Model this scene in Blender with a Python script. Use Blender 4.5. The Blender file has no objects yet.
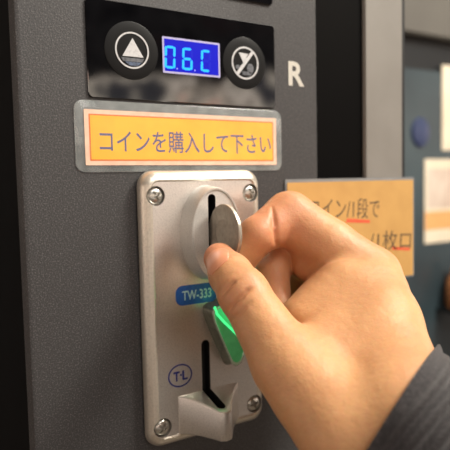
import bpy, bmesh, math, random
import numpy as np
from mathutils import Vector, Matrix

random.seed(7)
SC = bpy.context.scene
COL = SC.collection
MM = 0.001

# ------------------------------------------------------------------ camera
cam_d = bpy.data.cameras.new('camera')
cam = bpy.data.objects.new('camera', cam_d)
COL.objects.link(cam)
SC.camera = cam
YAW, PITCH, ROLL = math.radians(31.64), math.radians(4.11), math.radians(-1.30)
F = Vector((math.sin(YAW)*math.cos(PITCH), math.cos(YAW)*math.cos(PITCH), -math.sin(PITCH)))
R0 = Vector((math.cos(YAW), -math.sin(YAW), 0))
U0 = R0.cross(F)
CR = R0*math.cos(ROLL) + U0*math.sin(ROLL)
CU = U0*math.cos(ROLL) - R0*math.sin(ROLL)
mw = Matrix((CR, CU, -F)).transposed().to_4x4()
mw.translation = Vector((-145.2, -257.5, 62.0))*MM
cam.matrix_world = mw
cam_d.sensor_width = 36.0
cam_d.lens = 574.3/450*36.0
cam_d.clip_start = 0.01
cam_d.clip_end = 50
cam_d.dof.use_dof = True
cam_d.dof.focus_distance = 0.252
cam_d.dof.aperture_fstop = 11.0

# ------------------------------------------------------------------ world, lights, exposure
world = bpy.data.worlds.new('world')
SC.world = world
world.use_nodes = True
wn = world.node_tree.nodes
wl = world.node_tree.links
bg = wn['Background']
wtc = wn.new('ShaderNodeTexCoord')
wsep = wn.new('ShaderNodeSeparateXYZ')
wl.new(wtc.outputs['Generated'], wsep.inputs[0])
wno = wn.new('ShaderNodeTexNoise')
wno.inputs['Scale'].default_value = 10.0
wno.inputs['Detail'].default_value = 3
wl.new(wtc.outputs['Generated'], wno.inputs['Vector'])
wcr = wn.new('ShaderNodeValToRGB')            # a cluttered warm shop interior
e = wcr.color_ramp.elements
e[0].position = .38; e[0].color = (.03, .03, .035, 1)
e[1].position = .70; e[1].color = (.60, .53, .46, 1)
for p_, c_ in ((.44, (.30, .27, .23, 1)), (.49, (.52, .46, .40, 1)), (.52, (.16, .14, .12, 1)), (.56, (.48, .41, .34, 1)), (.60, (.34, .10, .08, 1)), (.63, (.50, .45, .40, 1))):
    x_ = e.new(p_); x_.color = c_
wl.new(wno.outputs['Fac'], wcr.inputs[0])
wadd = wn.new('ShaderNodeMath'); wadd.operation = 'MULTIPLY_ADD'
wadd.inputs[1].default_value = .20; wadd.inputs[2].default_value = -.10
wl.new(wno.outputs['Fac'], wadd.inputs[0])
wsum = wn.new('ShaderNodeMath'); wsum.operation = 'ADD'
wl.new(wsep.outputs['Z'], wsum.inputs[0]); wl.new(wadd.outputs[0], wsum.inputs[1])
wz = wn.new('ShaderNodeValToRGB')             # dark upper walls above the lit shelves
z = wz.color_ramp.elements
z[0].position = .0; z[0].color = (.65, .65, .65, 1)
x_ = z.new(.07); x_.color = (5.0, 4.8, 4.6, 1)
x_ = z.new(.166); x_.color = (5.0, 4.8, 4.6, 1)
z[-1].position = .18; z[-1].color = (.07, .07, .08, 1)
# z[1].color = (.07, .07, .08, 1)
x_ = z.new(.50); x_.color = (.10, .10, .11, 1)
x_ = z.new(.62); x_.color = (.75, .72, .66, 1)
wl.new(wsum.outputs[0], wz.inputs[0])
wmix = wn.new('ShaderNodeMix'); wmix.data_type = 'RGBA'; wmix.blend_type = 'MULTIPLY'
wmix.inputs['Factor'].default_value = 1
wl.new(wcr.outputs[0], wmix.inputs['A']); wl.new(wz.outputs[0], wmix.inputs['B'])
wl.new(wmix.outputs['Result'], bg.inputs['Color'])
bg.inputs['Strength'].default_value = 1.7


def area(name, loc, target, size, power, color, size_y=None):
    l = bpy.data.lights.new(name, 'AREA')
    l.energy = power; l.color = color; l.size = size
    if size_y:
        l.shape = 'RECTANGLE'; l.size_y = size_y
    o = bpy.data.objects.new(name, l)
    COL.objects.link(o)
    o.location = loc
    o.rotation_euler = (Vector(target)-Vector(loc)).to_track_quat('-Z', 'Y').to_euler()
    return o


area('ceiling_lamp_front', (0.80, -0.62, 1.05), (0, 0, 0), 0.38, 29, (1.0, .94, .83))
area('fill_light_side', (0.05, -1.35, 1.25), (0, 0, 0.05), 0.7, 9, (1.0, .96, .91))  # unseen fill light, added to brighten panel and hand
area('ceiling_lamp_rear', (0.75, -0.15, 1.30), (0.2, 0.1, 0), 0.5, 8, (1.0, .93, .82))

SC.view_settings.view_transform = 'Standard'
SC.view_settings.look = 'None'
SC.view_settings.gamma = 1
SC.view_settings.use_curve_mapping = False
SC.view_settings.exposure = -0.05


# ------------------------------------------------------------------ materials
def srgb(r, g, b):
    def f(c):
        c /= 255.0
        return c/12.92 if c <= .04045 else ((c+.055)/1.055)**2.4
    return (f(r), f(g), f(b), 1)


def mat(name, col, rough=.5, metal=0., noise=None, bump=None, emit=None, coat=0., spec=None, sss=None, alpha=None, aniso=None):
    """noise = (scale, col2, lo, hi); bump = (scale, strength, distance)"""
    m = bpy.data.materials.new(name)
    m.use_nodes = True
    nt = m.node_tree
    b = nt.nodes['Principled BSDF']
    b.inputs['Base Color'].default_value = col
    b.inputs['Roughness'].default_value = rough
    b.inputs['Metallic'].default_value = metal
    if coat:
        b.inputs['Coat Weight'].default_value = coat
        b.inputs['Coat Roughness'].default_value = .08
    if spec is not None:
        b.inputs['Specular IOR Level'].default_value = spec
    tc = nt.nodes.new('ShaderNodeTexCoord')
    if noise:
        n = nt.nodes.new('ShaderNodeTexNoise')
        n.inputs['Scale'].default_value = noise[0]
        n.inputs['Detail'].default_value = 3
        nt.links.new(tc.outputs['Object'], n.inputs['Vector'])
        r = nt.nodes.new('ShaderNodeValToRGB')
        r.color_ramp.elements[0].position = noise[2]
        r.color_ramp.elements[0].color = col
        r.color_ramp.elements[1].position = noise[3]
        r.color_ramp.elements[1].color = noise[1]
        nt.links.new(n.outputs['Fac'], r.inputs[0])
        nt.links.new(r.outputs[0], b.inputs['Base Color'])
    if bump:
        n = nt.nodes.new('ShaderNodeTexNoise')
        n.inputs['Scale'].default_value = bump[0]
        n.inputs['Detail'].default_value = 4
        nt.links.new(tc.outputs['Object'], n.inputs['Vector'])
        bp = nt.nodes.new('ShaderNodeBump')
        bp.inputs['Strength'].default_value = bump[1]
        bp.inputs['Distance'].default_value = bump[2]
        nt.links.new(n.outputs['Fac'], bp.inputs['Height'])
        nt.links.new(bp.outputs[0], b.inputs['Normal'])
    if emit:
        b.inputs['Emission Color'].default_value = emit[0]
        b.inputs['Emission Strength'].default_value = emit[1]
    if alpha is not None:
        b.inputs['Alpha'].default_value = alpha
    return m


M = {}
M['panel'] = mat('charcoal_powder_coat', srgb(55, 54, 55), .55, noise=(1500, srgb(102, 100, 100), .50, .76), bump=(1100, .35, .0004))
M['black_side'] = mat('black_cabinet', srgb(9, 9, 11), .7, noise=(60, srgb(12, 12, 14), .4, .7), bump=(600, .1, .0003), spec=.08)
M['bezel'] = mat('gloss_black', srgb(7, 7, 9), .04, noise=(40, srgb(10, 10, 12), .4, .6), spec=1.0)
M['button'] = mat('button_black', srgb(6, 6, 7), .45, noise=(60, srgb(9, 9, 10), .4, .6), spec=.2)
M['icon'] = mat('icon_grey', srgb(205, 206, 208), .5, noise=(900, srgb(175, 176, 180), .5, .8))
M['icon_dim'] = mat('icon_dim', srgb(105, 108, 114), .5, noise=(900, srgb(60, 62, 70), .4, .7))
M['icon_blue'] = mat('icon_blue', srgb(88, 104, 132), .5, noise=(900, srgb(60, 66, 80), .4, .7))
M['lcd_frame'] = mat('lcd_frame', srgb(178, 174, 206), .4, noise=(300, srgb(180, 176, 215), .4, .7), emit=(srgb(140, 136, 235), .12))
M['lcd_back'] = mat('lcd_back', srgb(3, 4, 30), .5, noise=(300, srgb(5, 8, 40), .4, .7), emit=((.008, .010, .66, 1), 1.0), spec=.1)
M['lcd_ghost'] = mat('lcd_ghost', srgb(4, 6, 34), .5, noise=(300, srgb(6, 10, 44), .4, .7), emit=((.012, .018, .66, 1), 1.05), spec=.1)
M['lcd_on'] = mat('lcd_on', srgb(20, 80, 150), .4, noise=(300, srgb(24, 90, 160), .4, .7), emit=((.025, .42, 1.0, 1), 1.45), spec=.1)
M['lcd_dot'] = mat('lcd_dot', srgb(150, 150, 230), .3, noise=(300, srgb(140, 140, 220), .4, .7), emit=((.15, .18, .8, 1), .5))
M['white_mark'] = mat('white_print', srgb(206, 202, 192), .5, noise=(700, srgb(188, 184, 174), .5, .8))
M['film'] = mat('laminate_film', srgb(150, 156, 156), .16, noise=(120, srgb(185, 190, 190), .35, .7), bump=(45, .3, .0015), alpha=.42, coat=.6)
M['paper_edge'] = mat('paper_pink_white', srgb(244, 205, 180), .5, noise=(200, srgb(240, 190, 165), .4, .7), coat=.3)
M['paper_orange'] = mat('paper_orange', srgb(226, 120, 62), .5, noise=(200, srgb(220, 132, 66), .4, .7), coat=.3)
M['paper_yellow'] = mat('paper_yellow', srgb(254, 188, 58), .45, noise=(60, srgb(246, 172, 52), .4, .75), coat=.35)
M['ink_blue'] = mat('ink_grey_blue', srgb(100, 102, 138), .5, noise=(900, srgb(126, 122, 140), .5, .85))
M['cast'] = mat('cast_zinc', srgb(226, 222, 216), .31, .80, noise=(1400, srgb(208, 204, 199), .45, .75), bump=(1300, .3, .0003))
M['cast_lip'] = mat('cast_zinc_lip', srgb(226, 218, 204), .34, .75, noise=(900, srgb(210, 203, 190), .45, .75), bump=(1300, .2, .0003))
M['dial'] = mat('dial_zinc', srgb(214, 211, 206), .45, .55, noise=(1500, srgb(196, 193, 188), .45, .75), bump=(1500, .25, .0003))
M['screw'] = mat('screw_steel', srgb(205, 203, 196), .28, .9, noise=(800, srgb(175, 173, 165), .45, .75))
M['slot'] = mat('slot_black', srgb(9, 9, 9), .7, noise=(200, srgb(14, 14, 14), .4, .7))
M['lever_rim'] = mat('lever_rim', srgb(176, 190, 170), .25, .3, noise=(500, srgb(160, 174, 154), .4, .7))
M['lever_side'] = mat('lever_side', srgb(118, 120, 108), .3, .4, noise=(500, srgb(96, 102, 90), .4, .7))
M['lever_green'] = mat('lever_green', srgb(84, 150, 100), .22, noise=(300, srgb(76, 140, 92), .4, .7), emit=((.03, .50, .14, 1), .10), coat=.6)
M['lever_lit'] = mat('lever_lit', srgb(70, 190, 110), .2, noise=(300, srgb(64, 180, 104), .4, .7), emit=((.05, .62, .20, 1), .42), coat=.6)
M['lever_highlight'] = mat('lever_highlight', srgb(90, 230, 140), .2, noise=(300, srgb(84, 220, 132), .4, .7), emit=((.06, .85, .28, 1), 1.0), coat=.6)  # glowing green for the painted highlight on the lever face
M['sticker_blue'] = mat('sticker_blue', srgb(24, 92, 178), .4, noise=(400, srgb(18, 78, 160), .4, .7), coat=.3)
M['sticker_text'] = mat('sticker_text', srgb(190, 220, 225), .5, noise=(700, srgb(170, 205, 215), .4, .7))
M['logo_ink'] = mat('logo_ink', srgb(30, 44, 120), .45, noise=(700, srgb(24, 36, 104), .4, .7))
M['coin'] = mat('token_nickel', srgb(178, 170, 157), .36, .65, noise=(500, srgb(156, 149, 138), .4, .75), bump=(700, .2, .0002))
M['post'] = mat('post_grey', srgb(138, 134, 128), .5, .1, noise=(30, srgb(130, 126, 120), .4, .7))
M['post_dark'] = mat('post_edge_shadow', srgb(14, 14, 16), .7, noise=(60, srgb(20, 20, 22), .4, .7))  # near-black that stands for shadow at the post's edge
M['dark_glass'] = mat('dark_glass', srgb(7, 6, 6), .7, noise=(8, srgb(10, 8, 7), .4, .7), spec=.05)
M['kraft'] = mat('kraft_card', srgb(206, 160, 92), .6, noise=(60, srgb(196, 150, 84), .4, .75), bump=(500, .1, .0003))
M['card_edge'] = mat('card_film_edge', srgb(150, 152, 154), .3, noise=(60, srgb(170, 172, 172), .4, .75), alpha=.6)
M['ink_black'] = mat('ink_brown_black', srgb(92, 74, 52), .6, noise=(300, srgb(120, 96, 66), .45, .8))
M['ink_red'] = mat('ink_red', srgb(222, 92, 58), .6, noise=(300, srgb(230, 110, 70), .4, .75))
M['cooler_top'] = mat('cooler_top', srgb(98, 95, 89), .5, noise=(6, srgb(88, 85, 80), .4, .7))
M['cooler_dark'] = mat('cooler_dark', srgb(24, 28, 31), .5, noise=(6, srgb(18, 21, 24), .4, .7))
M['cooler_glass'] = mat('cooler_glass', srgb(66, 82, 88), .3, noise=(5, srgb(46, 58, 64), .35, .7))
M['poster_white'] = mat('poster_white', srgb(236, 224, 200), .5, noise=(14, srgb(226, 210, 184), .4, .7))
M['poster_orange'] = mat('poster_orange', srgb(236, 176, 112), .5, noise=(14, srgb(228, 164, 100), .4, .7))
M['poster_rose'] = mat('poster_rose', srgb(222, 206, 190), .5, noise=(14, srgb(196, 168, 150), .4, .7))
M['blue_spot'] = mat('blue_spot', srgb(52, 62, 88), .4, noise=(50, srgb(56, 66, 94), .4, .7), emit=((.06, .09, .5, 1), .05))
M['orange_thing'] = mat('orange_skin', srgb(226, 150, 96), .5, noise=(30, srgb(210, 130, 80), .4, .7))
M['green_thing'] = mat('green_print', srgb(74, 120, 88), .5, noise=(30, srgb(60, 100, 74), .4, .7))
M['floor'] = mat('floor_tile', srgb(120, 108, 94), .4, noise=(3, srgb(104, 94, 82), .4, .7))
M['wall'] = mat('wall_paint', srgb(96, 98, 98), .7, noise=(2, srgb(84, 86, 88), .4, .7))


def skin_material():
    m = bpy.data.materials.new('skin')
    m.use_nodes = True
    nt = m.node_tree
    N, L = nt.nodes, nt.links
    b = N['Principled BSDF']
    tc = N.new('ShaderNodeTexCoord')
    n1 = N.new('ShaderNodeTexNoise'); n1.inputs['Scale'].default_value = 55; n1.inputs['Detail'].default_value = 4
    L.new(tc.outputs['Object'], n1.inputs['Vector'])
    r1 = N.new('ShaderNodeValToRGB')
    r1.color_ramp.elements[0].position = .36; r1.color_ramp.elements[0].color = srgb(202, 149, 106)
    r1.color_ramp.elements[1].position = .68; r1.color_ramp.elements[1].color = srgb(212, 161, 114)
    L.new(n1.outputs['Fac'], r1.inputs[0])
    # redder skin on the fingers (vertex attribute written from the anatomy)
    at = N.new('ShaderNodeAttribute'); at.attribute_name = 'flush'
    mx = N.new('ShaderNodeMix'); mx.data_type = 'RGBA'; mx.blend_type = 'MIX'
    L.new(at.outputs['Fac'], mx.inputs['Factor'])
    L.new(r1.outputs[0], mx.inputs['A'])
    mx.inputs['B'].default_value = srgb(206, 122, 96)
    n2 = N.new('ShaderNodeTexNoise'); n2.inputs['Scale'].default_value = 900; n2.inputs['Detail'].default_value = 3
    L.new(tc.outputs['Object'], n2.inputs['Vector'])
    mx2 = N.new('ShaderNodeMix'); mx2.data_type = 'RGBA'; mx2.blend_type = 'OVERLAY'
    mx2.inputs['Factor'].default_value = .12
    L.new(mx.outputs['Result'], mx2.inputs['A']); L.new(n2.outputs['Color'], mx2.inputs['B'])
    L.new(mx2.outputs['Result'], b.inputs['Base Color'])
    v = N.new('ShaderNodeTexVoronoi'); v.inputs['Scale'].default_value = 900; v.feature = 'DISTANCE_TO_EDGE'
    L.new(tc.outputs['Object'], v.inputs['Vector'])
    n3 = N.new('ShaderNodeTexNoise'); n3.inputs['Scale'].default_value = 260; n3.inputs['Detail'].default_value = 5
    L.new(tc.outputs['Object'], n3.inputs['Vector'])
    b1 = N.new('ShaderNodeBump'); b1.inputs['Strength'].default_value = .25; b1.inputs['Distance'].default_value = .0003
    L.new(v.outputs['Distance'], b1.inputs['Height'])
    b2 = N.new('ShaderNodeBump'); b2.inputs['Strength'].default_value = .35; b2.inputs['Distance'].default_value = .0012
    L.new(n3.outputs['Fac'], b2.inputs['Height']); L.new(b1.outputs[0], b2.inputs['Normal'])
    L.new(b2.outputs[0], b.inputs['Normal'])
    b.inputs['Roughness'].default_value = .46
    b.inputs['Specular IOR Level'].default_value = .4
    b.inputs['Subsurface Weight'].default_value = .25
    b.inputs['Subsurface Radius'].default_value = (1.0, .35, .18)
    b.inputs['Subsurface Scale'].default_value = .003
    return m


def cloth_material():
    m = mat('charcoal_knit', srgb(42, 39, 41), .9, noise=(700, srgb(66, 61, 63), .45, .75))
    nt = m.node_tree
    b = nt.nodes['Principled BSDF']
    at = nt.nodes.new('ShaderNodeTexCoord')
    w = nt.nodes.new('ShaderNodeTexNoise'); w.inputs['Scale'].default_value = 1500
    nt.links.new(at.outputs['Object'], w.inputs['Vector'])
    bp = nt.nodes.new('ShaderNodeBump'); bp.inputs['Strength'].default_value = .6; bp.inputs['Distance'].default_value = .0006
    nt.links.new(w.outputs['Fac'], bp.inputs['Height'])
    nt.links.new(bp.outputs[0], b.inputs['Normal'])
    b.inputs['Sheen Weight'].default_value = .3
    return m


M['skin'] = skin_material()
M['cloth'] = cloth_material()
M['nail'] = mat('nail', srgb(226, 158, 122), .28, noise=(90, srgb(220, 148, 114), .4, .7), coat=.25)


# ------------------------------------------------------------------ mesh helpers (all lengths in mm)
class MB:
    def __init__(self):
        self.v = []; self.f = []; self.mi = []; self.mats = []

    def m(self, key):
        if key not in self.mats:
            self.mats.append(key)
        return self.mats.index(key)

    def loft(self, loops, mat, cap0=True, cap1=True, capmat=None, mats=None):
        k = len(self.v); n = len(loops[0]); i0 = self.m(mat)
        for lp in loops:
            self.v.extend([tuple(p) for p in lp])
        for j in range(len(loops)-1):
            ii = i0 if not mats else self.m(mats[j])
            for i in range(n):
                a = k+j*n+i; b_ = k+j*n+(i+1) % n
                self.f.append((a, b_, b_+n, a+n)); self.mi.append(ii)
        if cap0:
            self.f.append(tuple(k+i for i in range(n))[::-1]); self.mi.append(i0)
        if cap1:
            self.f.append(tuple(k+(len(loops)-1)*n+i for i in range(n)))
            self.mi.append(self.m(capmat) if capmat else i0)
        return self

    def prism(self, loop, y0, y1, mat):
        """extrude an (x, z) outline from y0 to y1"""
        return self.loft([[(x, y0, z) for x, z in loop], [(x, y1, z) for x, z in loop]], mat)

    def box(self, x0, x1, y0, y1, z0, z1, mat):
        return self.prism([(x0, z0), (x1, z0), (x1, z1), (x0, z1)], y1, y0, mat)

    def text(self, body, x, z, y, h, mat, thick=.12, width=None, shear=0, align='LEFT', rot=0, bold=0):
        """letters standing in the plane y, baseline z; height h of the em"""
        c = bpy.data.curves.new('t', 'FONT')
        c.body = body; c.size = h; c.align_x = align; c.shear = shear; c.offset = bold
        c.resolution_u = 3
        o = bpy.data.objects.new('t', c); COL.objects.link(o)
        dg = bpy.context.evaluated_depsgraph_get(); dg.update()
        me = bpy.data.meshes.new_from_object(o.evaluated_get(dg))
        vs = [tuple(p.co) for p in me.vertices]
        fs = [tuple(p.vertices) for p in me.polygons]
        bpy.data.objects.remove(o); bpy.data.curves.remove(c); bpy.data.meshes.remove(me)
        xs = [p[0] for p in vs]; x0, x1 = min(xs), max(xs)
        sx = 1 if not width else width/(x1-x0)
        off = x0 if width else 0
        k = len(self.v); i0 = self.m(mat)
        ca, sa = math.cos(rot), math.sin(rot)
        n = len(vs)
        for yy in (y, y-thick):
            for p in vs:
                a, b_ = (p[0]-off)*sx, p[1]
                self.v.append((x+a*ca-b_*sa, yy, z+a*sa+b_*ca))
        from collections import Counter
        ec = Counter()
        for f_ in fs:
            self.f.append(tuple(k+n+i for i in f_)); self.mi.append(i0)
            for a, b_ in zip(f_, f_[1:]+f_[:1]):
                ec[(a, b_)] += 1
        for (a, b_) in ec:
            if (b_, a) not in ec:
                self.f.append((k+a, k+b_, k+n+b_, k+n+a)); self.mi.append(i0)
        return self

    def build(self, name, parent=None, smooth=35, loc=(0, 0, 0), bevel=None):
        me = bpy.data.meshes.new(name)
        me.from_pydata([tuple(c*MM for c in p) for p in self.v], [], self.f)
        for k in self.mats:
            me.materials.append(M[k])
        me.polygons.foreach_set('material_index', self.mi)
        bm = bmesh.new(); bm.from_mesh(me)
        bmesh.ops.recalc_face_normals(bm, faces=bm.faces)
        bm.to_mesh(me); bm.free()
        if smooth:
            me.polygons.foreach_set('use_smooth', [True]*len(me.polygons))
            me.set_sharp_from_angle(angle=math.radians(smooth))
        o = bpy.data.objects.new(name, me)
        COL.objects.link(o)
        o.location = [c*MM for c in loc]
        if parent:
            o.parent = parent
        if bevel:
            b = o.modifiers.new('bevel', 'BEVEL'); b.width = bevel*MM; b.segments = 3
            b.limit_method = 'ANGLE'; b.angle_limit = math.radians(40)
        return o


def carve(o, cutters):
    """subtract the cutter meshes for good: no helper stays in the scene"""
    tmp = []
    for c in cutters:
        co = c.build('cut', smooth=0); tmp.append(co)
        md = o.modifiers.new('b', 'BOOLEAN'); md.operation = 'DIFFERENCE'; md.object = co; md.solver = 'EXACT'
    dg = bpy.context.evaluated_depsgraph_get(); dg.update()
    me = bpy.data.meshes.new_from_object(o.evaluated_get(dg))
    o.modifiers.clear()
    old = o.data; nm = old.name; o.data = me; bpy.data.meshes.remove(old); me.name = nm
    for co in tmp:
        me2 = co.data; bpy.data.objects.remove(co); bpy.data.meshes.remove(me2)
    me.set_sharp_from_angle(angle=math.radians(35))
    return o


def rr(x0, x1, z0, z1, r, n=6):
    out = []
    for cx, cz, a0 in ((x1-r, z0+r, -90), (x1-r, z1-r, 0), (x0+r, z1-r, 90), (x0+r, z0+r, 180)):
        for i in range(n+1):
            a = math.radians(a0+90*i/n)
            out.append((cx+r*math.cos(a), cz+r*math.sin(a)))
    return out


def ell(cx, cz, a, b, n=64):
    return [(cx+a*math.cos(2*math.pi*i/n), cz+b*math.sin(2*math.pi*i/n)) for i in range(n)]


def lift(loop, y):
    return [(x, y, z) for x, z in loop]


def ring(mb, cx, cz, r0, r1, y0, y1, mat, n=48):
    mb.loft([lift(ell(cx, cz, r1, r1, n), y0), lift(ell(cx, cz, r1, r1, n), y1), lift(ell(cx, cz, r0, r0, n), y1), lift(ell(cx, cz, r0, r0, n), y0)], mat, False, False)


def empty(name, label, cat, loc=(0, 0, 0), group=None):
    o = bpy.data.objects.new(name, None)
    COL.objects.link(o)
    o.empty_display_size = .02
    o.location = [c*MM for c in loc]
    o['label'] = label; o['category'] = cat
    if group:
        o['group'] = group
    return o


def tag(o, label, cat, group=None):
    o['label'] = label; o['category'] = cat
    if group:
        o['group'] = group
    return o


def struct(o):
    o['kind'] = 'structure'
    return o


# ------------------------------------------------------------------ the setting
FLOOR_Z = -1150
struct(MB().box(-2500, 3000, -2500, 2600, FLOOR_Z-20, FLOOR_Z, 'floor').build('floor', smooth=0))
struct(MB().box(-2500, 3000, 2600, 2640, FLOOR_Z, 1500, 'wall').build('wall_back', smooth=0))

# ------------------------------------------------------------------ the vending machine
mach = empty('vending_machine', 'charcoal grey coin-operated machine with blue digital display and silver coin acceptor', 'machine', (0, 300, FLOOR_Z))
mach_z = FLOOR_Z


def mpart(mb, name, parent=None, **k):
    """a part of the machine; positions are given in the panel's own millimetres"""
    o = mb.build(name, **k)
    p = parent or mach
    o.parent = p
    o.matrix_parent_inverse = Matrix.Translation(-p_world(p))
    return o


def p_world(p):
    v = Vector(p.location)
    return v if p.parent is None else Vector((0, 0, 0))


b = MB()
b.loft([lift(rr(-89, 78, -420, 420, 2.5), 10), lift(rr(-89, 78, -420, 420, 2.5), 1.2), lift(rr(-88.6, 77.6, -419.6, 419.6, 2.4), .3), lift(rr(-87.8, 76.8, -418.8, 418.8, 2.2), 0)], 'panel')
mpart(b, 'front_panel')
b = MB(); b.box(-86, 76, 10, 600, FLOOR_Z+60, 520, 'black_side')
mpart(b, 'cabinet', smooth=0)
b = MB(); b.box(-80, 70, 40, 570, FLOOR_Z, FLOOR_Z+60, 'black_side')
mpart(b, 'plinth', smooth=0)

# display window with its two buttons
b = MB()
BZ = rr(-58.2, 47.3, 102.6, 147.1, 2.2)
b.loft([lift(BZ, .4), lift(BZ, -.7), lift(rr(-57.9, 47.0, 102.9, 146.8, 2.0), -1.0)], 'bezel')
bez = mpart(b, 'display_bezel')
b = MB()
b.loft([lift(rr(-60, 46.5, 157.6, 200, 2.2), .4), lift(rr(-60, 46.5, 157.6, 200, 2.2), -.7), lift(rr(-59.7, 46.2, 157.9, 199.7, 2.0), -1.0)], 'bezel')
mpart(b, 'upper_bezel')

b = MB()
LX0, LX1, LZ0, LZ1 = -20.6, 11.9, 116.5, 133.9
b.prism(rr(LX0, LX1, LZ0, LZ1, .4, 3), -.9, -1.25, 'lcd_frame')
b.prism(rr(LX0+1, LX1-1, LZ0+1, LZ1-1, .2, 3), -1.2, -1.32, 'lcd_back')


def seg7(x, z, w, h, t, on, shear=.05):
    """one seven-segment digit, lower left at x, z"""
    g = .25
    hh = h/2
    def hor(zc):
        return [(x+g+t*.5, zc), (x+g+t, zc-t/2), (x+w-g-t, zc-t/2), (x+w-g-t*.5, zc), (x+w-g-t, zc+t/2), (x+g+t, zc+t/2)]
    def ver(xc, z0, z1):
        return [(xc, z0+g), (xc+t/2, z0+g+t/2), (xc+t/2, z1-g-t/2), (xc, z1-g), (xc-t/2, z1-g-t/2), (xc-t/2, z0+g+t/2)]
    S = {'a': hor(z+h-t/2), 'g': hor(z+hh), 'd': hor(z+t/2),
         'f': ver(x+t/2, z+hh, z+h), 'b': ver(x+w-t/2, z+hh, z+h), 'e': ver(x+t/2, z, z+hh), 'c': ver(x+w-t/2, z, z+hh)}
    for k, lp in S.items():
        lp = [(px+(pz-z)*shear, pz) for px, pz in lp]
        b.prism(lp, -1.3, -1.40 if k in on else -1.36, 'lcd_on' if k in on else 'lcd_ghost')


DZ = 118.7
seg7(-20.0+.1, DZ, 5.9, 11.0, 1.25, 'abcdef')
seg7(-10.3, DZ, 5.9, 11.0, 1.25, 'acdefg')
seg7(.3, DZ, 5.9, 11.0, 1.25, 'adef')
for dx in (-12.9, -3.0):
    b.prism(ell(dx, DZ+.3, .42, .42, 12), -1.3, -1.36, 'lcd_dot')
lcd = mpart(b, 'digital_display', bez, smooth=0)

b = MB()
UX, UZ = -36.5, 125.4
b.loft([lift(ell(UX, UZ, 13.6, 13.6), -.9), lift(ell(UX, UZ, 13.4, 13.4), -1.2), lift(ell(UX, UZ, 12.8, 12.8), -1.32), lift(ell(UX, UZ, 9.3, 9.3), -1.5)], 'button')
ring(b, UX, UZ, 7.75, 8.5, -1.4, -1.75, 'icon')
b.prism([(UX-5.0, UZ-2.9), (UX+5.6, UZ-2.9), (UX+.3, UZ+5.7)], -1.55, -1.75, 'icon')
b.prism([(UX-5.8, UZ-3.5), (UX+5.9, UZ-3.5), (UX+4.9, UZ-5.2), (UX-4.6, UZ-5.2)], -1.55, -1.7, 'icon_dim')
b.prism([(UX-3.6, UZ-5.4), (UX+4.6, UZ-5.4), (UX+2.6, UZ-7.0), (UX-1.8, UZ-7.0)], -1.55, -1.7, 'icon_blue')
mpart(b, 'up_button', bez)
b = MB()
DX, DZZ = 27.25, 125.2
b.loft([lift(ell(DX, DZZ, 13.6, 13.6), -.9), lift(ell(DX, DZZ, 13.4, 13.4), -1.2), lift(ell(DX, DZZ, 12.8, 12.8), -1.32), lift(ell(DX, DZZ, 9.3, 9.3), -1.5)], 'button')
ring(b, DX, DZZ, 7.6, 8.5, -1.4, -1.75, 'icon')
b.prism([(DX-4.0, DZZ+5.2), (DX-1.0, DZZ-.2), (DX+1.8, DZZ+4.9)], -1.55, -1.75, 'icon')
c45 = .62
b.prism([(DX-5.2-c45, DZZ-6.0+c45), (DX-5.2+c45, DZZ-6.0-c45), (DX+4.9+c45, DZZ+6.2-c45), (DX+4.9-c45, DZZ+6.2+c45)], -1.55, -1.8, 'icon')
b.prism(ell(DX+3.2, DZZ-2.6, 2.1, 2.6, 20), -1.55, -1.7, 'icon_dim')
b.prism([(DX-2.2, DZZ-4.2), (DX+5, DZZ-4.6), (DX+3.2, DZZ-6.2), (DX-1.6, DZZ-6.2)], -1.55, -1.7, 'icon_dim')
b.prism(ell(DX-4.6, DZZ-2.4, 1.5, 1.2, 16), -1.55, -1.7, 'icon_dim')
mpart(b, 'down_button', bez)

b = MB()
b.text('R', 57.2, 116.4, -.02, 18.4, 'white_mark', width=11.2, thick=.15, bold=.45)
mpart(b, 'letter_marking', smooth=0)

# coin acceptor: cast plate, coin entry, lever, chute, screws, prints
PL = (-36.6, 32.6, -67.6, 69.2)
def pin(d, r):
    return rr(PL[0]+d, PL[1]-d, PL[2]+d, PL[3]-d, max(r, .5), 7)
b = MB()
b.loft([lift(pin(.6, 8.5), .4), lift(pin(.6, 8.5), -1.2), lift(pin(0, 8), -1.6), lift(pin(.2, 8), -3.2), lift(pin(1.2, 7), -5.2), lift(pin(2.8, 5.5), -6.7), lift(pin(4.2, 4.5), -7.4), lift(pin(4.9, 4), -7.55), lift(pin(5.6, 3.4), -7.0)], 'cast_lip', True, True, capmat='cast', mats=['slot', 'slot']+['cast_lip']*6)
SCREW = [(-29.2, 56.9), (25.2, 56.9), (-29.2, -56.9), (25.2, -56.9)]
plate = mpart(b, 'coin_acceptor')


def slot_prism(x0, x1, z0, z1, ya, yb):
    c = MB(); c.prism(rr(x0, x1, z0, z1, (x1-x0)/2-.01, 6), ya, yb, 'slot'); return c


bx = [MB().prism(ell(x, z, 4.75, 4.75, 40), -3, -12, 'cast') for x, z in SCREW]
carve(plate, bx + [slot_prism(-6.6, -1.8, -50, -17, -1.9, -12)])

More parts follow.
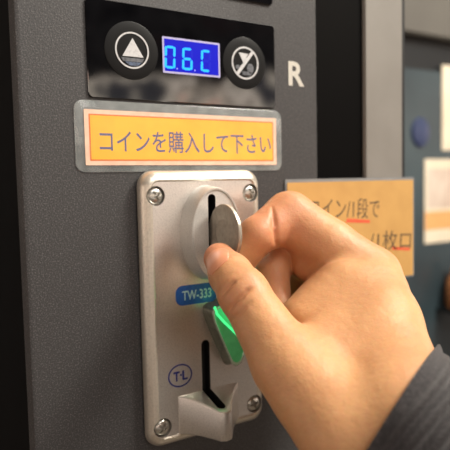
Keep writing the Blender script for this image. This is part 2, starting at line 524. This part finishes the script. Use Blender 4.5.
# screws
def screw(x, z, ang):
    s = MB()
    s.loft([lift(ell(0, 0, 4.2, 4.2, 32), 0), lift(ell(0, 0, 4.2, 4.2, 32), -1.9), lift(ell(0, 0, 3.9, 3.9, 32), -2.8), lift(ell(0, 0, 3.0, 3.0, 32), -3.5), lift(ell(0, 0, 1.5, 1.5, 32), -3.9)], 'screw')
    o = s.build('screw')
    cu = MB()
    ca, sa = math.cos(ang), math.sin(ang)
    for w, h in ((2.5, .55), (.55, 2.5)):
        cu2 = MB(); cu2.prism([(px*ca-pz*sa, px*sa+pz*ca) for px, pz in ((-w, -h), (w, -h), (w, h), (-w, h))], -2.0, -6, 'slot')
        carve(o, [cu2])
    o.parent = plate
    o.location = Vector((x, -3.4, z))*MM
    return o


for (x, z), a in zip(SCREW, (.5, .2, .9, .3)):
    s = screw(x, z, a)

# coin entry dial
def de(a, c, y):
    return lift(ell(-2.0, 37.7, a, c), y)
b = MB()
b.loft([de(15.0, 23.9, -6.9), de(14.8, 23.6, -8), de(14.3, 22.7, -16.6), de(14.1, 22.4, -17.6), de(13.8, 22.2, -18.0), de(13.1, 21.5, -17.9), de(12.6, 21.0, -17.3)], 'dial')
b.m('slot')
dial = mpart(b, 'coin_entry', plate)
c1 = slot_prism(-6.6, -2.3, 17.5, 57.2, -7.5, -25)
carve(dial, [c1])

# return lever, green and lit from inside
LV = [(-5.2, -.6), (-3.9, -6.5), (-1.0, -13), (2.0, -20), (4.6, -26.0), (6.6, -30.2), (9.3, -31.6), (12.0, -30.2), (13.9, -26), (15.6, -20), (18.5, -12), (20.6, -4), (20.8, 2), (18.6, 6.5), (14.5, 9), (9.5, 8.5), (5.8, 5), (1.6, 1.6), (-2.6, 1.4)]


def smooth_loop(lp, it=2):
    for _ in range(it):
        out = []
        for a, c in zip(lp, lp[1:]+lp[:1]):
            out += [(a[0]*.75+c[0]*.25, a[1]*.75+c[1]*.25), (a[0]*.25+c[0]*.75, a[1]*.25+c[1]*.75)]
        lp = out
    return lp


LV = smooth_loop(LV)
LC = (8, -10)
def lv(s, y, dz=0):
    return [(LC[0]+(x-LC[0])*s, y, LC[1]+(z-LC[1])*s+dz) for x, z in LV]
b = MB()
b.loft([lv(1.06, -6.9), lv(1.0, -9), lv(.98, -15.2), lv(.955, -16.0), lv(.92, -16.2), lv(.885, -15.8), lv(.80, -15.3), lv(.55, -15.3), lv(.2, -15.3)], 'lever_side', mats=['lever_side', 'lever_side', 'lever_rim', 'lever_rim', 'lever_rim', 'lever_green', 'lever_green', 'lever_green'], capmat='lever_green')
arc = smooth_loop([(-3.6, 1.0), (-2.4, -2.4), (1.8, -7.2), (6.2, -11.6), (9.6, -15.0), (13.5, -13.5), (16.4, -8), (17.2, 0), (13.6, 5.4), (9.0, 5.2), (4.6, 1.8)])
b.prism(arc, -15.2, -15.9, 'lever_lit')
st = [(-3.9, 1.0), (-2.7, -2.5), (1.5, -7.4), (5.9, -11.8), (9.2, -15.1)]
b.prism(st+[(x+.9, z+.7) for x, z in st[::-1]], -15.2, -16.2, 'lever_highlight')  # highlight along the scoop edge, put in as an emissive strip
lever = mpart(b, 'return_lever', plate)
lever['label'] = 'green lit return lever'
ld = bpy.data.lights.new('lever_led', 'POINT'); ld.energy = .0022; ld.color = (.1, 1, .35); ld.shadow_soft_size = .004
lo_ = bpy.data.objects.new('lever_led', ld); COL.objects.link(lo_); lo_.location = Vector((7, -21, 2))*MM

# chute
b = MB()
def ch(pts, s=1):
    return pts
plan = [(-20.6, -5.2), (-20.6, -7.6), (-17.5, -9.6), (-12.5, -15.6), (-8.8, -22.0), (-7.2, -25.0), (-4.2, -26.3), (-1.0, -25.8), (.8, -23.4), (5.8, -16.4), (11.8, -10.2), (14.2, -8.2), (15.0, -7.0), (15.0, -5.2)]
def top(y):
    return -42.6-max(0, -7-y)*.30
b.loft([[(x, y, -62.2-.05*max(0, -7-y)) for x, y in plan], [(x, y, top(y)) for x, y in plan]], 'cast')
b.m('slot')
chute = mpart(b, 'coin_chute', plate, bevel=.9)
c2 = slot_prism(-6.6, -1.8, -57, -30, -4, -8)
c3 = MB()
def tp(y, w):
    n = 8
    out = [(-4.2-w, -3.0), (-4.2+w, -3.0), (-4.2+w, y+w)]
    out += [(-4.2+w*math.cos(a), y+w-w*math.sin(a)) for a in [math.pi*i/n for i in range(1, n)]] + [(-4.2-w, y+w)]
    return out
cp = tp(-23.2, 2.3)
c3.loft([[(x, y, -60) for x, y in cp], [(x, y, -38) for x, y in cp]], 'slot')
carve(chute, [c3])

# model sticker and maker's oval
b = MB()
b.prism(rr(-20.2, 3.2, 2.3, 12.2, 3.6, 6), -6.98, -7.35, 'sticker_blue')
b.text('TW-333', -16.8, 4.9, -7.33, 6.6, 'sticker_text', width=16.6, thick=.12, bold=.10)
mpart(b, 'model_sticker', plate, smooth=0)
b = MB()
OX, OZ = -19.0, -32.6
b.loft([lift(ell(OX, OZ, 6.7, 5.8), -6.98), lift(ell(OX, OZ, 6.7, 5.8), -7.12), lift(ell(OX, OZ, 6.0, 5.1), -7.12), lift(ell(OX, OZ, 6.0, 5.1), -6.98)], 'logo_ink', False, False)
b.text('T', OX-3.7, OZ-2.4, -7.0, 6.6, 'logo_ink', width=3.4, bold=.18)
b.text('L', OX+1.2, OZ-2.4, -7.0, 6.6, 'logo_ink', width=2.9, bold=.18)
b.prism(ell(OX+.4, OZ+.2, .55, .55, 12), -6.98, -7.12, 'logo_ink')
mpart(b, 'maker_logo', plate, smooth=0)

# ------------------------------------------------------------------ laminated sign on the panel
sign = empty('sign', 'laminated orange strip sign with Japanese writing stuck above the coin acceptor', 'sign', (0, 0, 0))
b = MB()
b.loft([lift(rr(-65.2, 51.2, 68.6, 101.4, 4.5), -.02), lift(rr(-65.2, 51.2, 68.6, 101.4, 4.5), -.5), lift(rr(-64.9, 50.9, 68.9, 101.1, 4.3), -.65)], 'film')
b.build('laminate', sign)
b = MB()
b.prism(rr(-60.7, 47.4, 71.8, 97.2, .4, 3), -.62, -.80, 'paper_edge')
b.prism(rr(-58.6, 45.4, 73.8, 95.2, .3, 3), -.78, -.86, 'paper_orange')
b.prism(rr(-57.9, 44.7, 74.5, 94.5, .3, 3), -.84, -.90, 'paper_yellow')
b.text('コインを購入して下さい', -53.8, 78.7, -.89, 11.4, 'ink_blue', width=97.4, thick=.06, bold=.07)
b.build('paper', sign, smooth=0)

# ------------------------------------------------------------------ token in the slot
b = MB()
CX, CY, CZ, CRAD = -4.35, -28.6, 38.7, 13.8
def cl(r, x):
    return [(x, CY+r*math.cos(2*math.pi*i/72), CZ+r*math.sin(2*math.pi*i/72)) for i in range(72)]
b.loft([cl(11.6, CX+.62), cl(12.0, CX+.85), cl(13.5, CX+.9), cl(13.8, CX+.7), cl(13.8, CX-.7), cl(13.5, CX-.9), cl(12.0, CX-.85), cl(11.6, CX-.62), cl(7.4, CX-.62), cl(7.0, CX-.72), cl(6.4, CX-.72), cl(6.0, CX-.62)], 'coin')
tag(b.build('coin'), 'grey metal token held in the fingers halfway into the slot', 'coin')

# ------------------------------------------------------------------ display cabinet to the right, with a handwritten card
cab = empty('display_cabinet', 'cabinet with grey upright post and black front right of the machine', 'cabinet', (170, 200, FLOOR_Z))
def cpart(mb, name, par, **k):
    o = mb.build(name, **k); o.parent = par
    o.matrix_parent_inverse = Matrix.Translation(-Vector(par.location)); return o
b = MB(); b.box(79.5, 151, 3.4, 560, FLOOR_Z, 520, 'dark_glass'); cpart(b, 'black_front', cab, smooth=0)
b = MB(); b.loft([lift(rr(117.6, 151.2, FLOOR_Z, 520, 2), 3.4), lift(rr(117.6, 151.2, FLOOR_Z, 520, 2), 2.5), lift(rr(118.4, 150.2, FLOOR_Z+1, 519, 1.5), 1.0)], 'post'); cpart(b, 'post', cab)
b = MB(); b.box(151.2, 155.5, 3.4, 30, FLOOR_Z, 520, 'post_dark'); cpart(b, 'shadow_strip', cab, smooth=0)  # dark strip in place of the shadow along the post's right edge

card = empty('price_card', 'tan card with black handwriting and red underlines, behind the hand', 'sign', (108, -1, 30))
b = MB(); b.prism(rr(53.2, 159.6, -2, 63.6, 1.2, 3), -.3, -.9, 'card_edge'); cpart(b, 'film_sleeve', card, smooth=0)
b = MB()
b.prism(rr(54.4, 158.4, -1, 61.8, .6, 3), -.85, -1.2, 'kraft')
b.text('コイン/1段で', 70, 41.5, -1.2, 13.5, 'ink_black', width=57, thick=.08, rot=-.04)
b.text('/1枚ロ', 118, 19.5, -1.2, 13.5, 'ink_black', width=38, thick=.08, rot=-.06)
b.prism([(98.5, 37.0), (118.5, 35.6), (119, 37.4), (99.5, 39.4)], -1.2, -1.28, 'ink_red')
b.prism([(138, 17.2), (155, 15.4), (155.5, 17.2), (139, 19.2)], -1.2, -1.28, 'ink_red')
cpart(b, 'card', card, smooth=0)

# ------------------------------------------------------------------ drinks cooler farther back, with papers on it
cool = empty('drinks_cooler', 'blurred tall dark machine in the background at the right edge', 'machine', (860, 700, FLOOR_Z))
b = MB(); b.box(560, 1180, 424, 980, FLOOR_Z, 700, 'cooler_dark'); cpart(b, 'body', cool, smooth=0)
b = MB(); b.loft([lift(rr(562, 1178, 304, 698, 6), 424), lift(rr(562, 1178, 304, 698, 6), 408), lift(rr(566, 1174, 308, 694, 4), 404)], 'cooler_top'); cpart(b, 'top_panel', cool)
b = MB(); b.box(575, 1165, 418, 424.5, FLOOR_Z+60, 250, 'cooler_glass'); cpart(b, 'glass_door', cool, smooth=0)
b = MB(); b.loft([lift(ell(672, 143, 22, 26, 32), 418), lift(ell(672, 143, 20, 24, 32), 414), lift(ell(672, 143, 8, 10, 32), 411)], 'blue_spot'); cpart(b, 'blue_spot', cool)  # dim blue oval with slight emission on the glass door
b = MB(); b.box(729, 815, 416.5, 418, 113, 263, 'poster_white')
b.box(734, 810, 416.2, 416.6, 118, 258, 'poster_white')
tag(b.build('notice_paper', smooth=0), 'plain cream paper at right edge, above the orange-banded poster', 'paper')
b = MB(); b.box(683, 790, 416.5, 418, -52, 97, 'poster_white')
b.box(690, 785, 416.2, 416.7, 10, 80, 'poster_rose'); b.box(684, 789, 416.1, 416.8, -28, 4, 'poster_orange')
tag(b.build('poster', smooth=0), 'blurred cream poster with orange band right of the tan card', 'poster')
b = MB()
b.loft([[(745+r*math.cos(t), 392+r*math.sin(t), z_) for t in [2*math.pi*i/24 for i in range(24)]] for r, z_ in ((9, -86), (10, -92), (14, -108), (21, -120), (23, -140), (23, -165), (20, -170))], 'orange_thing')
b.build('dummy_bottle')
bt = bpy.data.objects['dummy_bottle']; bt.name = 'bottle'
tag(bt, 'small orange bottle below the poster at the right edge', 'bottle')
b = MB(); b.box(715, 800, 366, 418, -176, -171, 'cooler_dark'); b.box(717, 798, 364.5, 366.2, -215, -171, 'green_thing')
cpart(b, 'shelf', cool, smooth=0)

# ------------------------------------------------------------------ the hand: one continuous skin grown from an anatomical distance field (mm)
J = {k: np.array(v, dtype=np.float32) for k, v in dict(
    # thumb
    Tt=(-11.8, -35.5, 28.2), Ti=(-14.2, -58.2, 16.2), Tm=(-11.6, -84.0, -8.0), Tc=(-7.7, -110.4, -25.8),
    # index
    It=(5.4, -27.0, 24.5), Id=(12.5, -31.5, 37), Ip=(33.0, -29.6, 44.0), Im=(56.8, -62.4, 16.5),
    Mt=(19.7, -37, 3.0), Md=(25.0, -26.0, 16.0), Mp=(37.5, -20.5, 28.0), Mm=(66, -50, 4),
    Rt=(36, -47, -12), Rd=(34, -28, -8), Rp=(49.5, -17, 11), Rm=(74, -42, -9),
    Pt=(50, -46, -22), Pd=(46, -30, -22), Pp=(60, -18, -14), Pm=(78, -38, -24),
    W=(10.7, -122.2, -24.6), W2=(21.6, -109.7, -41.3), E1=(45, -185, -85), E2=(60, -175, -92)).items()}


def cone(P, a, b_, r1, r2):
    ba = b_-a
    h = np.clip(((P-a) @ ba)/float(ba @ ba), 0, 1)
    q = P-a-h[..., None]*ba
    return np.sqrt((q*q).sum(-1)) - (r1+(r2-r1)*h)


def smin(a, b_, k):
    h = np.maximum(k-np.abs(a-b_), 0)/k
    return np.minimum(a, b_)-h*h*k*.25


def chain(P, pts, k=3.0):
    d = None
    for (a, r1), (b_, r2) in zip(pts, pts[1:]):
        c = cone(P, a, b_, r1, r2)
        d = c if d is None else smin(d, c, k)
    return d


RD = dict(Tt=7.2, Tx=9.0, Ti=10.2, Tm=13.3, Tc=17.0, It=7.2, Id=9.2, Ip=13.2, Ix=13.2, Im=13.4,
          Mt=6.8, Md=8.4, Mp=9.6, Mm=12.5, Rt=6.4, Rd=7.8, Rp=9.0, Rm=12, Pt=5.6, Pd=6.6, Pp=7.8, Pm=11,
          W=20.8, W2=21.0, E1=27, E2=28, wa=12, wb=13, va=8, vb=11)


def thumb_sdf(P):
    j, r = J, RD
    return chain(P, [(j['Tt'], r['Tt']), ((j['Tt']+j['Ti'])/2, r['Tx']), (j['Ti'], r['Ti']), (j['Tm'], r['Tm']), (j['Tc'], r['Tc'])], 4)


def index_sdf(P):
    j, r = J, RD
    d = chain(P, [(j['It'], r['It']), (j['Id'], r['Id']), (j['Ip'], r['Ip']), ((j['Ip']+j['Im'])/2, r['Ix']), (j['Im'], r['Im'])], 2.0)
    return smin(d, cone(P, PAD[0], PAD[1], PAD[2], PAD[3]), 5)


def crease(P, pts, r):
    """a skin fold that fades out at both ends"""
    d = None
    n = len(pts)-1
    rad = [-.7+(r+.7)*math.sin(math.pi*min(1, max(0, (i+.0)/n))) for i in range(n+1)]
    for i in range(n):
        c = cone(P, np.float32(pts[i]), np.float32(pts[i+1]), rad[i], rad[i+1])
        d = c if d is None else np.minimum(d, c)
    return d


FOLD = (np.float32((17.3, -54.4, -1.6)), np.float32((39.5, -49.2, 11.5)), 8.0, 9.0)
PAD = (np.float32((40.8, -36.8, 21.0)), np.float32((50, -47.8, 22.0)), 9.5, 11)
FILL = (np.float32((15.1, -63.4, 0.9)), np.float32((35.7, -64.4, 14.3)), 8.5, 9.5)
CREASES = [
    (((19.5, -34.0, 50), (17.2, -37.6, 46.7), (15.6, -40.7, 40.8), (16.5, -40.5, 35), (21.5, -35.5, 29)), .9),
    (((-23.6, -60.8, 8.5), (-23.4, -65.2, 13.0), (-21.5, -67.6, 16.4), (-18.5, -68.3, 19.0), (-15.8, -68.6, 20.3)), .4),
    (((-24.9, -58.5, 15.4), (-24.2, -60.7, 18.5), (-22.0, -62.7, 21.4), (-19.5, -64.1, 23.0)), .2),
    (((-23.8, -63.4, 6.2), (-23.5, -69.7, 11.4), (-20.2, -72.0, 15.3)), .1),
    (((32.9, -45.4, 16.8), (35.9, -53.5, 22.3), (37.2, -57.6, 25.4)), .7),
]


def arm_sdf(P):
    j, r = J, RD
    return smin(cone(P, j['W'], j['E1'], r['W'], r['E1']), cone(P, j['W2'], j['E2'], r['W2'], r['E2']), 12)


def hand_sdf(P):
    j, r = J, RD
    thumb = thumb_sdf(P)
    index = index_sdf(P)
    middle = chain(P, [(j['Mt'], r['Mt']), (j['Md'], r['Md']), (j['Mp'], r['Mp']), (j['Mm'], r['Mm'])], 2.0)
    ringf = chain(P, [(j['Rt'], r['Rt']), (j['Rd'], r['Rd']), (j['Rp'], r['Rp']), (j['Rm'], r['Rm'])], 2.0)
    pinky = chain(P, [(j['Pt'], r['Pt']), (j['Pd'], r['Pd']), (j['Pp'], r['Pp']), (j['Pm'], r['Pm'])], 2.0)
    palm = cone(P, j['Im'], j['W'], r['Im'], r['W']-1)
    for a in ('Mm', 'Rm', 'Pm'):
        palm = smin(palm, cone(P, j[a], j['W2'], r[a], r['W2']-1), 8)
    # first web and the muscle between thumb and index
    web = cone(P, j['Tm']*.6+j['Tc']*.4, j['Im']*.62+j['W']*.38, r['wa'], r['wb'])
    web2 = cone(P, j['Tm']*.9+j['Tc']*.1+np.float32((4, 2, 2)), j['Im']*.85+j['W']*.15, r['va'], r['vb'])
    palm = smin(palm, web, 10)
    palm = smin(palm, web2, 8)
    fold = cone(P, FOLD[0], FOLD[1], FOLD[2], FOLD[3])
    palm = smin(palm, fold, 16)
    palm = smin(palm, cone(P, FILL[0], FILL[1], FILL[2], FILL[3]), 14)
    arm = arm_sdf(P)
    d = smin(palm, arm, 14)
    d = smin(d, thumb, 7)
    f = smin(index, middle, 1.5)
    f = smin(f, ringf, 1.5)
    f = smin(f, pinky, 1.5)
    d = smin(d, f, 3.5)
    for pts, rad in CREASES:
        d = -smin(-d, crease(P, pts, rad), 2.6)
    return d


def grow(lo, hi, step, fn):
    lo = np.array(lo, np.float32); hi = np.array(hi, np.float32)
    n = np.ceil((hi-lo)/step).astype(int)+1
    ax = [lo[i]+step*np.arange(n[i], dtype=np.float32) for i in range(3)]
    K = 4                                        # coarse pass first, then only the cells near the skin
    nc = (n+K-1)//K+1
    axc = [lo[i]+step*K*np.arange(nc[i], dtype=np.float32) for i in range(3)]
    Pc = np.stack(np.meshgrid(*axc, indexing='ij'), -1).reshape(-1, 3)
    Vc = fn(Pc).reshape(nc)
    V = np.repeat(np.repeat(np.repeat(Vc, K, 0), K, 1), K, 2)[:n[0], :n[1], :n[2]].copy()
    near = np.argwhere(np.abs(V) < step*K*2.2)
    for s in range(0, len(near), 400000):
        q = near[s:s+400000]
        V[tuple(q.T)] = fn((lo+step*q).astype(np.float32))
    ins = V < 0
    c = [(a, b_, d_) for a in (0, 1) for b_ in (0, 1) for d_ in (0, 1)]
    sl = lambda A, o: A[o[0]:n[0]-1+o[0], o[1]:n[1]-1+o[1], o[2]:n[2]-1+o[2]]
    cnt = sum(sl(ins, o).astype(np.int8) for o in c)
    act = (cnt > 0) & (cnt < 8)
    idx = np.argwhere(act)
    acc = np.zeros((len(idx), 3), np.float32); num = np.zeros(len(idx), np.float32)
    val = lambda o: V[idx[:, 0]+o[0], idx[:, 1]+o[1], idx[:, 2]+o[2]]
    for i, a in enumerate(c):
        for b_ in c[i+1:]:
            if sum(abs(p-q) for p, q in zip(a, b_)) != 1:
                continue
            va, vb = val(a), val(b_)
            m = (va < 0) != (vb < 0)
            t = np.where(m, va/(va-vb+1e-12), 0)
            pt = np.array(a, np.float32)+t[:, None]*(np.array(b_, np.float32)-np.array(a, np.float32))
            acc += pt*m[:, None]; num += m
    verts = lo+step*(idx+acc/num[:, None])
    ids = -np.ones(n-1, np.int64); ids[act] = np.arange(len(idx))
    faces = []
    for k in range(3):
        u, w = (k+1) % 3, (k+2) % 3
        a = [slice(None)]*3; b_ = [slice(None)]*3
        a[k] = slice(0, -1); b_[k] = slice(1, None)
        ch = ins[tuple(a)] != ins[tuple(b_)]
        e = np.argwhere(ch)
        e = e[(e[:, u] > 0) & (e[:, w] > 0) & (e[:, u] < n[u]-1) & (e[:, w] < n[w]-1)]
        fl = ins[tuple(e.T)]
        q = []
        for du, dw in ((-1, -1), (0, -1), (0, 0), (-1, 0)):
            g = e.copy(); g[:, u] += du; g[:, w] += dw
            q.append(ids[tuple(g.T)])
        q = np.stack(q, 1)
        q[~fl] = q[~fl][:, ::-1]
        faces.append(q)
    faces = np.concatenate(faces)
    # settle the vertices on the surface
    for _ in range(2):
        g = grad(verts, fn); d = fn(verts)
        verts = verts-g*d[:, None]*.9
    return verts, faces


def grad(P, fn, h=.35):
    g = np.empty_like(P)
    for i in range(3):
        o = np.zeros(3, np.float32); o[i] = h
        g[:, i] = fn(P+o)-fn(P-o)
    return g/np.maximum(np.linalg.norm(g, axis=1, keepdims=True), 1e-6)


HAND_STEP = .7
FLUSH = [((-13, -36, 28), 14, .6), ((20, -33, 40), 20, .55), ((20, -35, 10), 18, .3), ((40, -55, 10), 12, .4), ((-20, -62, 14), 10, .3)]
CUFF_P = np.float32((24.0, -123.0, -.5))
CUFF_N = np.float32((.405, -.785, -.47))


def arm_body(P):
    s = (P-CUFF_P) @ CUFF_N
    d = hand_sdf(P)
    return np.maximum(d, s-42)


def sleeve_sdf(P):
    s = (P-CUFF_P) @ CUFF_N
    u = P @ np.float32((.55, .1, -.83))
    w = P @ np.float32((.70, .62, .35))
    ph = s+2.6*np.sin(u*.075+1.0)+1.8*np.sin(w*.11+.4)
    fold = 1.2*(1+np.sin(ph*1.0))*np.clip((s-3)/4, 0, 1)*(.65+.35*np.sin(u*.09+w*.05))
    fold += .55*np.exp(-((s-3.2)/.9)**2)*-1
    a = hand_sdf(P)-fold
    return np.maximum(np.maximum(a-2.6, .2-a), -s)*.8


NAIL_C = (-20.0, -45.0, 29.5)
NAIL_T = (3.0, 23.6, 13.8)
NAIL_N = (-.86, -.38, .35)


person = empty('person', 'right hand in a charcoal sleeve pushing a token into the coin slot', 'person', (40, -180, -90))


def skin_mesh(name, lo, hi, step, fn, key):
    V_, F_ = grow(lo, hi, step, fn)
    me = bpy.data.meshes.new(name)
    me.from_pydata((V_*MM).tolist(), [], F_.tolist())
    me.materials.append(M[key])
    me.polygons.foreach_set('use_smooth', [True]*len(me.polygons))
    o = bpy.data.objects.new(name, me)
    COL.objects.link(o)
    o.parent = person
    o.matrix_parent_inverse = Matrix.Translation(-Vector(person.location))
    return o, V_


hand, V_ = skin_mesh('hand', (-34, -215, -110), (102, 4, 66), HAND_STEP, arm_body, 'skin')
fl_ = np.zeros(len(V_), np.float32)
for a, s_, w_ in FLUSH:
    d_ = np.linalg.norm(V_-np.array(a, np.float32), axis=1)
    fl_ = np.maximum(fl_, w_*np.exp(-(d_/s_)**2))
at_ = hand.data.attributes.new('flush', 'FLOAT', 'POINT')
at_.data.foreach_set('value', fl_)

sleeve, _ = skin_mesh('sleeve', (-45, -300, -190), (125, -90, 12), .8, sleeve_sdf, 'cloth')
sleeve['label'] = 'charcoal fabric sleeve cuff'

# thumb nail, laid on the skin
def nail_mesh(c, t, n, w, l):
    c, t, n = (np.array(v, np.float32) for v in (c, t, n))
    t = t/np.linalg.norm(t); n = n-t*(n @ t); n = n/np.linalg.norm(n); bt_ = np.cross(t, n)
    nu, nv = 17, 19
    pts = []
    for i in range(nv):
        for k in range(nu):
            a, b_ = 2*k/(nu-1)-1, 2*i/(nv-1)-1
            x = a*math.sqrt(max(0, 1-.42*b_*b_)); y = b_*math.sqrt(max(0, 1-.30*a*a))
            pts.append(c+bt_*(x*w/2)+t*(y*l/2)+n*8)
    P = np.array(pts, np.float32)
    for _ in range(40):
        d = hand_sdf(P)
        P = P-n*np.clip(d, -1, 2)[:, None]*.8
    top_, bot = P+n*.38, P-n*.5
    vs = np.concatenate([top_, bot]); m_ = nu*nv
    fs = []
    for i in range(nv-1):
        for k in range(nu-1):
            q = i*nu+k
            fs.append((q, q+1, q+nu+1, q+nu)); fs.append((m_+q, m_+q+nu, m_+q+nu+1, m_+q+1))
    rim = [k for k in range(nu)]+[i*nu+nu-1 for i in range(1, nv)]+[(nv-1)*nu+k for k in range(nu-2, -1, -1)]+[i*nu for i in range(nv-2, 0, -1)]
    for a, b_ in zip(rim, rim[1:]+rim[:1]):
        fs.append((a, m_+a, m_+b_, b_))
    return vs, fs


vs, fs = nail_mesh(NAIL_C, NAIL_T, NAIL_N, 12.5, 13.5)
b = MB(); b.v = [tuple(map(float, p)) for p in vs]; b.f = fs; b.m('nail'); b.mi = [0]*len(fs)
o = b.build('fingernail', smooth=60)
o.parent = hand
o['label'] = 'thumbnail'
